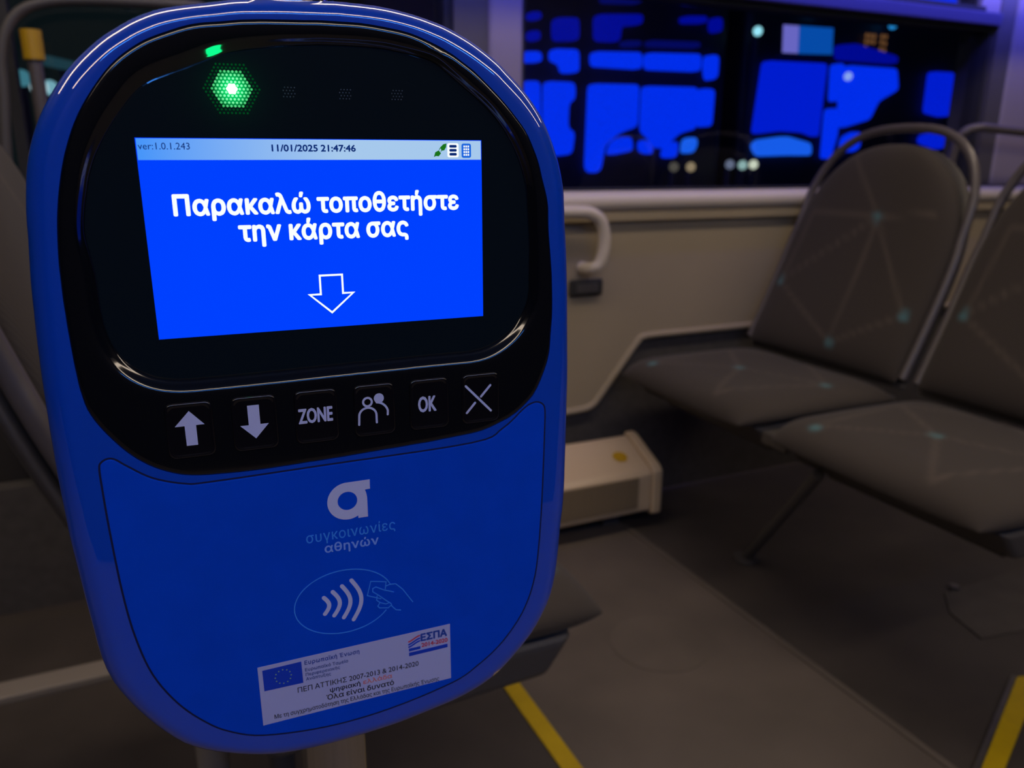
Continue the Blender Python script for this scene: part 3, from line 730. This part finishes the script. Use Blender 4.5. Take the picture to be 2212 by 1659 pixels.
# keys -------------------------------------------------------------------
KD = FD - 0.55
def key(u, icon):
    c = rrect(u-8.3, u+8.3, -115.7, -94.2, 2.6); ring = rrect(u-8.3, u+8.3, -115.7, -94.2, 2.6)
    mb = MB(); n = len(c); cx, cz = u, -104.95
    def sc_(ct, o): return [(cx+(p[0]-cx)*(1-o/8.3), cz+(p[1]-cz)*(1-o/10.7)) for p in ct]
    layers = [(c, KD+0.3), (c, KD-0.15), (sc_(c, 0.22), KD-0.50), (sc_(c, 0.55), KD-0.66), (sc_(c, 0.85), KD-0.62), (sc_(c, 1.25), KD-0.36), (sc_(c, 1.6), KD-0.30)]
    vs, fs = [], []
    for ct, d in layers: vs += [L(p[0], d, p[1]) for p in ct]
    for r in range(len(layers)-1):
        for k in range(n): fs.append([r*n+k, r*n+(k+1) % n, (r+1)*n+(k+1) % n, (r+1)*n+k])
    fs.append(list(range((len(layers)-1)*n, len(layers)*n)))
    k = mesh_obj('key', vs, fs, M['key'], val, True, 50)
    icon(k); return k
ID = KD - 0.50
def k1(k):
    k['label'] = 'black key with up arrow'
    flat('arrow_icon', [[(5.3, -110.9), (9.3, -110.9), (9.3, -103.1), (12.3, -103.1), (7.3, -97.4), (1.9, -103.1), (5.3, -103.1)]], ID, M['ink'], k)
def k2(k):
    k['label'] = 'black key with down arrow'
    flat('arrow_icon', [[(28.0, -97.7), (32.3, -97.7), (32.3, -105.5), (35.4, -105.5), (30.3, -111.1), (24.9, -105.5), (28.0, -105.5)]], ID, M['ink'], k)
def k3(k):
    k['label'] = 'black key marked ZONE'
    text('key_text', 'ZONE', 46.6, 60.0, -107.5, -101.2, ID, M['ink'], k, 0, 1.0, 0.22)
def k4(k):
    k['label'] = 'black key with two people'
    strokes('people_icon', [(arc(74.0, -101.3, 1.75, 1.75, 0, 345, 18), True), (arc(73.9, -107.0, 3.5, 3.3, 180, 0, 16) + [(77.4, -110.3)], False), ([(70.4, -107.0), (70.2, -110.5)], False), (arc(77.3, -106.7, 4.9, 4.9, 85, 10, 12) + [(82.0, -107.4)], False)], 0.85, ID, M['ink'], k)
    flat('head_icon', [arc(78.7, -100.2, 2.05, 2.05, 0, 345, 22)], ID, M['ink'], k)
def k5(k):
    k['label'] = 'black key marked OK'
    text('key_text', 'OK', 94.8, 102.7, -108.3, -101.4, ID, M['ink'], k, 0, 1.0, 0.22)
def k6(k):
    k['label'] = 'black key with a cross'
    strokes('cross_icon', [([(115.6, -99.0), (126.7, -110.9)], False), ([(126.5, -99.6), (122.3, -104.2)], False), ([(119.6, -106.7), (115.9, -110.8)], False)], 0.95, ID, M['ink'], k)
for u, fn in ((7.2, k1), (30.4, k2), (53.7, k3), (76.8, k4), (99.7, k5), (122.2, k6)): key(u, fn)

# card plate ---------------------------------------------------------------
PL = [(-25.0,-116.3),(-24.2,-113.9),(-21.8,-112.7),(-19.4,-113.4),(-15.9,-116.4),(-7.9,-122.3),(2.8,-126.2),(12.5,-126.9),(55.4,-126.2),(118.1,-124.9),(132.5,-120.0),(142.3,-112.2),(146.0,-110.2),(148.8,-109.9),(151.3,-111.2),(152.3,-114.0),(152.3,-121.6),(151.7,-145.0),(150.9,-165.0),(149.4,-185.6),(147.6,-197.0),(144.4,-207.1),(139.3,-216.6),(130.4,-227.2),(119.4,-235.4),(107.1,-241.4),(77.2,-247.3),(49.1,-248.7),(22.6,-245.4),(8.6,-239.2),(-0.7,-231.3),(-9.4,-220.3),(-16.9,-205.2),(-21.2,-187.0),(-23.4,-167.1),(-24.6,-141.9),(-25.0,-124.7)]
pc = catmull([(p[0], p[1], 0) for p in PL], 5, True)
pc2 = [(p.x, p.y) for p in pc]; cxp, czp = 63.0, -180.0
def off2(pts, o):
    n = len(pts); out = []
    for i in range(n):
        a = Vector(pts[i-1]); b = Vector(pts[(i+1) % n]); t = (b-a).normalized(); nr = Vector((-t.y, t.x))
        out.append((pts[i][0]+nr.x*o, pts[i][1]+nr.y*o))
    return out
area = sum(pc2[i-1][0]*pc2[i][1]-pc2[i][0]*pc2[i-1][1] for i in range(len(pc2)))
sg = 1 if area > 0 else -1
outer = off2(pc2, -0.45*sg)
gv = [L(p[0], FD-0.03, p[1]) for p in outer]
mesh_obj('panel_groove', gv, [list(range(len(gv)))], M['groove'], val)
lay = [(off2(pc2, 0.25*sg), FD+0.1), (off2(pc2, 0.3*sg), FD-0.14), (off2(pc2, 0.8*sg), FD-0.22)]
vs, fs = [], []; n = len(pc2)
for ct, d_ in lay: vs += [L(p[0], d_, p[1]) for p in ct]
for r in range(2):
    for k in range(n): fs.append([r*n+k, r*n+(k+1) % n, (r+1)*n+(k+1) % n, (r+1)*n+k])
fs.append(list(range(2*n, 3*n)))
plate = mesh_obj('card_plate', vs, fs, M['plate'], val)
PD = FD - 0.32
# logo: letter alpha built of a ring and a bar
LOGO = [(73.40,-134.86),(73.33,-138.99),(71.19,-139.10),(71.74,-140.78),(71.97,-142.61),(71.93,-151.36),(67.91,-151.38),(67.86,-150.20)] + arc(63.75, -143.08, 8.2, 8.2, 299, 105, 40) + [(63.0,-134.88)]
def shape(name, outer, hole, d, mat, parent):
    """flat mark with a hole"""
    pts = [Vector(p) for p in outer] + [Vector(p) for p in hole]; n, m_ = len(outer), len(hole)
    ed = [(k, (k+1) % n) for k in range(n)] + [(n+k, n+(k+1) % m_) for k in range(m_)]
    ov, _, of, *_r = delaunay_2d_cdt(pts, ed, [], 0, 1e-6)
    def inside(c, poly):
        r = False
        for k in range(len(poly)):
            a, b = poly[k-1], poly[k]
            if (a[1] > c.y) != (b[1] > c.y) and c.x < a[0] + (c.y-a[1])/(b[1]-a[1])*(b[0]-a[0]): r = not r
        return r
    fs = []
    for f in of:
        c = sum((ov[q] for q in f), Vector((0, 0)))/len(f)
        if inside(c, outer) and not inside(c, hole): fs.append(list(f))
    return mesh_obj(name, [L(q.x, d, q.y) for q in ov], fs, mat, parent)
shape('logo', LOGO, arc(63.78, -143.0, 4.02, 4.02, 0, 351, 39), PD, M['ink'], plate)
text('brand_text', 'συγκοινωνίες', 46.1, 83.3, -160.5, -154.3, PD, M['inkblue'], plate, 0, 1.06, 0.05)
text('city_text', 'αθηνών', 53.2, 75.9, -165.9, -160.5, PD, M['inkmid'], plate, 0, 1.06, 0.14)
# contactless mark
ell = arc(60.0, -188.9, 20.8, 14.8, 17, 328, 60)
strokes('oval_mark', [(ell, False)], 0.45, PD, M['inkblue'], plate)
for (x, top, bot, bulge) in ((51.5, -185.3, -193.0, 2.0), (55.3, -183.3, -194.6, 2.7), (59.3, -181.4, -196.4, 3.2), (63.4, -179.5, -198.3, 3.8)):
    pts = [(x + bulge*math.sin(PI*k/14), top+(bot-top)*k/14) for k in range(15)]
    strokes('wave_mark', [(pts, False)], 1.75, PD, M['inkmid'] if False else M['ink'], plate)
hand = [([(75.6, -190.9), (69.8, -188.2), (71.6, -181.7), (78.2, -183.2), (77.7, -186.6)], False),
        ([(81.3, -188.8), (77.2, -187.0), (73.7, -184.8), (72.3, -185.3), (72.2, -186.8), (74.5, -188.9), (78.0, -192.4), (80.0, -194.3), (80.3, -195.6), (82.0, -197.7), (84.0, -198.3)], False),
        ([(78.2, -185.2), (80.0, -184.8), (82.3, -185.0), (85.4, -188.4), (89.6, -195.4)], False),
        ([(74.0, -189.2), (73.7, -191.2), (75.0, -192.6), (77.6, -193.9), (79.4, -193.5)], False),
        ([(75.0, -192.8), (74.1, -194.2), (74.8, -195.2), (78.6, -196.0), (80.0, -195.0)], False)]
strokes('hand_mark', hand, 0.42, PD, M['inkblue'], plate)
# sticker
stk = flat('sticker', [[(22.5, -240.4), (106.3, -238.7), (106.4, -210.3), (22.4, -211.9)]], PD+0.02, M['paper'], val, 0.06)
stk['label'] = 'pale funding sticker'
XD = PD - 0.06
flg = flat('flag', [[(24.3, -223.8), (40.4, -223.8), (40.2, -213.3), (24.2, -213.8)]], XD, M['paperblue'], stk, 0.04)
polys = []
for k in range(12):
    a = 2*PI*k/12; cx_, cz_ = 32.4+3.3*math.cos(a), -218.6+3.3*math.sin(a)
    polys.append([(cx_+(0.42 if q % 2 == 0 else 0.18)*math.cos(PI/2+q*PI/5), cz_+(0.42 if q % 2 == 0 else 0.18)*math.sin(PI/2+q*PI/5)) for q in range(10)])
flat('flag_stars', polys, XD-0.05, M['star'], stk, 0.03)
text('sticker_text', 'Ευρωπαϊκή Ένωση', 41.5, 65.0, -215.9, -213.2, XD, M['papertext'], stk, 0.0, 1.1, 0.06)
text('sticker_text', 'Ευρωπαϊκό Ταμείο', 41.5, 59.9, -219.0, -216.9, XD, M['papergrey'], stk, 0.0, 1.05, 0.05)
text('sticker_text', 'Περιφερειακής', 41.6, 56.2, -221.3, -219.3, XD, M['papergrey'], stk, 0.0, 1.05, 0.05)
text('sticker_text', 'Ανάπτυξης', 41.6, 52.2, -223.5, -221.5, XD, M['papergrey'], stk, 0.0, 1.05, 0.05)
text('sticker_text', 'ΠΕΠ ΑΤΤΙΚΗΣ 2007-2013 & 2014-2020', 37.8, 91.2, -228.2, -225.6, XD, M['paperblack'], stk, 0, 1.0, 0.02)
text('sticker_text', 'ψηφιακή', 51.3, 64.6, -232.2, -229.2, XD, M['paperblack'], stk, 0, 1.0, 0.06)
text('sticker_text', 'ελλάδα', 65.8, 78.9, -231.4, -229.0, XD, M['paperorange'], stk, 0, 1.0, 0.06)
text('sticker_text', 'Όλα είναι δυνατό', 49.6, 79.6, -235.2, -232.4, XD, M['paperblack'], stk, 0, 1.0, 0.06)
text('sticker_text', 'Με τη συγχρηματοδότηση της Ελλάδας και της Ευρωπαϊκής Ένωσης', 27.4, 100.6, -239.0, -236.2, XD, M['paperblack'], stk, 0, 1.0, 0.02)
text('sticker_text', 'ΕΣΠΑ', 92.5, 104.9, -216.1, -212.2, XD, M['papertext'], stk, 0, 1.0, 0.22)
text('sticker_text', '2014-2020', 92.8, 105.1, -219.2, -217.0, XD, M['paperred'], stk, 0, 1.0, 0.10)
def wave(z): return [(87.1 + 4.9*k/10, z + 0.85*math.sin(-1.3+2.7*k/10) + 0.10*k/10*8*0.5) for k in range(11)]
strokes('wave_stripe', [(wave(-214.2), False)], 0.7, XD, M['paperred'], stk)
strokes('wave_stripe', [(wave(-215.6), False)], 0.75, XD, M['paperblue'], stk)
strokes('wave_stripe', [(wave(-216.9), False)], 0.75, XD, M['paperblue'], stk)
flat('blue_band', [[(87.0, -219.9), (92.3, -219.8), (92.3, -218.4), (87.0, -218.5)], [(87.0, -222.4), (105.0, -222.0), (105.0, -220.2), (87.0, -220.6)]], XD, M['paperblue'], stk, 0.04)

# chrome pole that carries the validator
pole = thing('grab_pole', 'chrome pole carrying the blue ticket validator', 'pole')
base = VLOC + RV @ Vector((0.061, 0.068, 0)); pole.location = (base.x, base.y, 0)
mb = MB(); mb.tube([(0, 0, 0.0), (0, 0, ZC)], 0.0175, 40); mb.build('tube', M['chrome'], pole, smooth=True)
mb = MB(); mb.tube([(0, 0, 0.0005), (0, 0, 0.008), (0, 0, 0.014)], 0.045, 32); mb.build('base_flange', M['chrome'], pole, smooth=True, angle=30)

# ------------------------------------------------------------------ outside
mb = MB(); mb.box(-30, 60, 2.3, 80, -0.62, -0.5)
struct(mb.build('ground', M['asphalt']), 'dark asphalt of the bus yard', 'ground')
PANES_A = [
 ('panebright', [(2.136,1.598),(2.268,1.606),(2.275,1.533),(2.137,1.526)]),
 ('panebright', [(2.328,1.624),(2.52,1.63),(2.525,1.486),(2.402,1.48),(2.392,1.531),(2.324,1.548)]),
 ('panebright', [(2.603,1.624),(2.965,1.639),(2.971,1.527),(2.607,1.528)]),
 ('panebright', [(2.988,1.638),(3.414,1.653),(3.417,1.534),(2.995,1.528)]),
 ('panebright', [(3.447,1.649),(3.554,1.655),(3.557,1.504),(3.473,1.477),(3.448,1.555)]),
 ('panebright', [(2.138,1.438),(2.264,1.443),(2.278,1.03),(2.142,1.029)]),
 ('panebright', [(2.289,1.444),(2.498,1.445),(2.504,1.341),(2.46,1.313),(2.458,1.18),(2.507,1.154),(2.489,1.018),(2.367,1.003),(2.291,1.03)]),
 ('panebright', [(2.597,1.442),(2.955,1.451),(2.957,1.19),(2.822,1.146),(2.724,1.075),(2.697,0.921),(2.631,0.899),(2.589,0.935)]),
 ('panebright', [(2.983,1.444),(3.402,1.452),(3.41,1.184),(3.279,1.153),(3.176,1.071),(3.124,1.051),(3.048,1.121),(2.986,1.162)]),
 ('panebright', [(3.413,1.447),(3.54,1.446),(3.536,1.201),(3.424,1.193)]),
 ('panebright', [(2.743,1.033),(2.773,1.109),(2.856,1.141),(2.918,1.133),(2.931,1.041),(2.76,1.011)]),
 ('panebright', [(2.983,1.035),(2.972,1.106),(3.023,1.126),(3.086,1.079),(3.073,1.013)]),
 ('panebright', [(3.152,1.008),(3.175,1.094),(3.274,1.124),(3.272,1.008),(3.2,0.994)]),
 ('panesky', [(3.311,1.023),(3.318,1.131),(3.409,1.147),(3.432,1.097),(3.4,1.033)]),
 ('panedim', [(2.175,1.812),(2.264,1.818),(2.265,1.762),(2.176,1.756)]),
 ('panedim', [(2.176,1.712),(2.26,1.717),(2.261,1.65),(2.177,1.645)]),
 ('panedim', [(2.339,1.792),(2.514,1.804),(2.519,1.666),(2.343,1.655)]),
 ('panedim', [(2.62,1.83),(2.958,1.854),(2.956,1.784),(2.807,1.766),(2.802,1.675),(2.627,1.672)]),
 ('panedim', [(3.243,1.864),(3.438,1.878),(3.442,1.824),(3.247,1.811)]),
 ('panedim', [(3.467,1.872),(3.562,1.879),(3.564,1.777),(3.476,1.772)]),
 ('panelow', [(2.811,1.696),(2.954,1.705),(2.957,1.657),(2.813,1.649)]),
 ('panelow', [(2.994,1.71),(3.397,1.723),(3.401,1.674),(2.997,1.66)]),
 ('panelow', [(2.651,2.002),(2.941,2.027),(2.949,1.9),(2.656,1.883)]),
 ('panelow', [(3.228,2.052),(3.528,2.078),(3.542,1.931),(3.238,1.917)]),
]
PANES_B = [
 ('panemid', [(3.935,1.641),(4.49,1.649),(4.478,1.142),(4.344,1.177),(4.132,1.183),(3.891,1.157)]),
 ('panesky', [(3.887,1.088),(3.934,1.134),(4.177,1.162),(4.417,1.116),(4.43,1.021),(4.195,1.02),(3.948,1.012)]),
 ('panebright', [(4.545,1.652),(4.653,1.657),(4.638,1.395),(4.564,1.387)]),
 ('panebright', [(4.663,1.648),(5.165,1.648),(5.208,1.494),(5.022,1.408),(4.952,1.278),(4.667,1.208),(4.649,1.519)]),
 ('panedim', [(4.557,1.772),(4.728,1.791),(5.159,1.729),(5.161,1.667),(4.582,1.668)]),
 ('panebright', [(4.534,1.355),(4.643,1.358),(4.659,1.176),(4.61,1.0),(4.543,1.0)]),
 ('panebright', [(4.712,1.065),(4.719,1.161),(4.826,1.205),(4.882,1.196),(4.892,1.083),(4.807,1.043)]),
 ('panemid', [(5.528,1.646),(5.775,1.648),(5.795,1.331),(5.726,1.313),(5.532,1.341)]),
 ('panemid', [(5.512,1.123),(5.524,1.191),(5.761,1.229),(5.784,1.099),(5.727,1.074)]),
 ('panebright', [(4.418,2.126),(5.82,2.243),(5.847,2.129),(4.428,2.055)]),
]
def shrunk(poly, o):
    n = len(poly); ar = sum(poly[i-1][0]*poly[i][1]-poly[i][0]*poly[i-1][1] for i in range(n)); sg_ = 1 if ar > 0 else -1
    P = [Vector(p) for p in poly]; out = []
    for i in range(n):
        d1 = (P[i]-P[i-1]).normalized(); d2 = (P[(i+1) % n]-P[i]).normalized()
        n1 = Vector((-d1.y, d1.x))*sg_; n2 = Vector((-d2.y, d2.x))*sg_; b = (n1+n2)
        b = b.normalized() if b.length > 1e-6 else n1
        out.append(P[i] + b*(o/max(0.5, b.dot(n1))))
    return out
def rounded(poly, r):
    n = len(poly); P = [Vector(p) for p in poly]; out = []
    for i in range(n):
        a, b, c = P[i-1], P[i], P[(i+1) % n]
        p = b + (a-b).normalized()*min(r, 0.42*(a-b).length); q = b + (c-b).normalized()*min(r, 0.42*(c-b).length)
        for k in range(5):
            t = k/4; out.append(p*(1-t)**2 + b*(2*t*(1-t)) + q*t*t)
    return out
def parked_bus(lab, x0, x1, panes):
    t = thing('parked_bus', lab, 'bus', ((x0+x1)/2, 4.55, -0.5)); cx = (x0+x1)/2
    mb = MB(); mb.box(x0-cx, x1-cx, 0, 2.4, 0.35, 3.0); mb.build('body', M['busbody'], t, bevel=0.05)
    for mname, poly in panes:
        mb = MB(); mb.prism_y([(p[0]-cx, p[1]+0.5) for p in rounded(shrunk(poly, 0.007), 0.035)], -0.05, 0.01); mb.build('lit_window', M[mname], t)
    for wx in (x0+0.5, x1-0.5):
        mb = MB(); mb.tube([(wx-cx, 0.02, 0.44), (wx-cx, 0.28, 0.44)], 0.44, 28); mb.build('wheel', M['gasket'], t, smooth=True, angle=40)
    return t
parked_bus('parked bus outside, blue lit panes seen in the left half of the window', 1.2, 3.66, PANES_A)
b2 = parked_bus('second parked bus outside, blue lit panes in the right half of the window', 3.80, 6.9, PANES_B)
# dot matrix number and pale streak on the second bus
AMBER = emit('amber_dots', (0.16, 0.07, 0.025), 1.0)
for (cx, cz, seq) in ((4.87, 1.84, [(0,2),(1,2),(2,2),(0,1),(2,1),(1,1),(0,0),(-0.6,-0.4)]), (5.02, 1.82, [(0,2.6),(1,2.6),(0,1.6),(1,1.4),(0,0.4),(1,0.2),(0.6,-0.6)])):
    dm = MB()
    for a, b in seq:
        x = cx-5.35+a*0.038-0.03; z = cz+0.5-0.05+b*0.038-0.02
        dm.add([(x+0.017*math.cos(2*PI*k/8), -0.03, z+0.017*math.sin(2*PI*k/8)) for k in range(8)], [list(range(8))])
    dm.build('route_digit', AMBER, b2)
mb = MB(); mb.prism_y([(6.095-5.35, 2.343), (6.165-5.35, 2.344), (6.17-5.35, 1.89), (6.105-5.35, 1.91)], -0.04, 0.0); mb.build('side_marker', emit('pale_marker', (0.12, 0.17, 0.46), 1.0), b2)

sg_ = MB(); sg_.prism_y([(-1.333, 2.378), (-0.862, 2.391), (-0.845, 2.184), (-1.317, 2.169)], -0.07, 0.0)
sign = sg_.build('side_sign', M['busbody'], b2); sign['label'] = 'small lit blue side sign'
mb = MB(); mb.prism_y([(-1.175, 2.360), (-0.875, 2.365), (-0.860, 2.197), (-1.165, 2.187)], -0.076, -0.0705); mb.build('sign_screen', M['sign'], sign)
mb = MB(); mb.prism_y([(-1.313, 2.357), (-1.181, 2.359), (-1.170, 2.189), (-1.301, 2.186)], -0.076, -0.0705); mb.build('sign_end_panel', M['signlav'], sign)
def ball(mb, c, r, n=12):
    vs, fs = [], []
    for j in range(7):
        ph = PI*j/6
        vs += [(c[0]+r*math.sin(ph)*math.cos(2*PI*k/n), c[1]+r*math.sin(ph)*math.sin(2*PI*k/n), c[2]+r*math.cos(ph)) for k in range(n)]
    for j in range(6):
        for k in range(n): fs.append([j*n+k, j*n+(k+1) % n, (j+1)*n+(k+1) % n, (j+1)*n+k])
    mb.add(vs, fs)
for x, z, col, lab in ((4.377, 1.948, (0.02, 0.30, 0.75), 'small blue lamp'), (5.031, 1.922, (0.02, 0.30, 0.75), 'small blue lamp'), (5.796, 1.544, (0.42, 0.40, 0.03), 'yellow marker lamp'), (4.66, 1.564, (0.30, 0.45, 1.0), 'pale blue lamp')):
    mb = MB(); ball(mb, (x-5.35, -0.075, z+0.5), 0.030); o = mb.build('marker_lamp', emit('marker_glow', col, 1.0), b2, smooth=True); o['label'] = lab

def street_lamp(x, y, z, r, col, s, lab, grp=None):
    t = thing('street_lamp', lab, 'lamp', (x, y, -0.5), grp); h = z + 0.5
    mb = MB(); n = 12; vs = []; fs = []
    for j in range(7):
        ph = PI*j/6
        vs += [(r*math.sin(ph)*math.cos(2*PI*k/n), r*math.sin(ph)*math.sin(2*PI*k/n), h + r*math.cos(ph)) for k in range(n)]
    for j in range(6):
        for k in range(n): fs.append([j*n+k, j*n+(k+1) % n, (j+1)*n+(k+1) % n, (j+1)*n+k])
    mb.add(vs, fs); mb.build('bulb', emit('lamp_glow', col, s), t, smooth=True)
    mb = MB(); mb.tube([(0, 0.02, 0), (0, 0.02, h - r)], 0.02, 8); mb.build('post', M['busbody'], t)
street_lamp(3.785, 4.43, 1.796, 0.030, (0.25, 0.62, 0.70), 1.6, 'teal white lamp between the two parked buses, left of the lit sign')
for x, z, col, lab in ((3.12, 0.95, (0.06, 0.055, 0.045), 'dim grey brown lamp low behind the sill'), (3.25, 0.95, (0.22, 0.17, 0.10), 'tan lamp low behind the sill'), (3.56, 0.966, (0.10, 0.12, 0.18), 'dim bluish lamp low behind the sill'), (3.665, 0.962, (0.22, 0.36, 0.34), 'greenish lamp low behind the sill'), (3.755, 0.966, (0.50, 0.55, 0.42), 'whitish lamp low behind the sill, rightmost of the low row')):
    street_lamp(x, 4.33, z, 0.030, col, 1.4, lab, 'low lamps behind the sill')
# far left outside: lit shop front seen through the door glass
for x, z, r, col, lab, yy in ((-0.53, 1.45, 0.05, (0.05, 0.20, 0.25), 'dim teal lamp seen left through the door glass', 6.0), (-0.445, 1.40, 0.055, (0.50, 0.75, 0.80), 'bright white teal lamp seen through the door glass', 6.3), (-0.385, 1.40, 0.05, (0.20, 0.45, 0.52), 'teal lamp right of the bright one through the door glass', 6.6)):
    street_lamp(x*yy/6, yy, 1+(z-1)*yy/6, r, col, 1.0, lab, 'lamps outside the left door')
t = thing('shop_sign', 'faint teal sign band outside at the upper left', 'sign', (-0.30, 6.1, -0.5))
mb = MB(); mb.prism_y([(-0.12, 2.105), (0.10, 2.06), (0.10, 2.00), (-0.11, 2.04)], 0, 0.05); mb.build('panel', emit('faint_teal', (0.012, 0.045, 0.06), 1.0), t)
mb = MB(); mb.box(-0.03, 0.03, 0.01, 0.04, 0, 2.02); mb.build('post', M['busbody'], t)
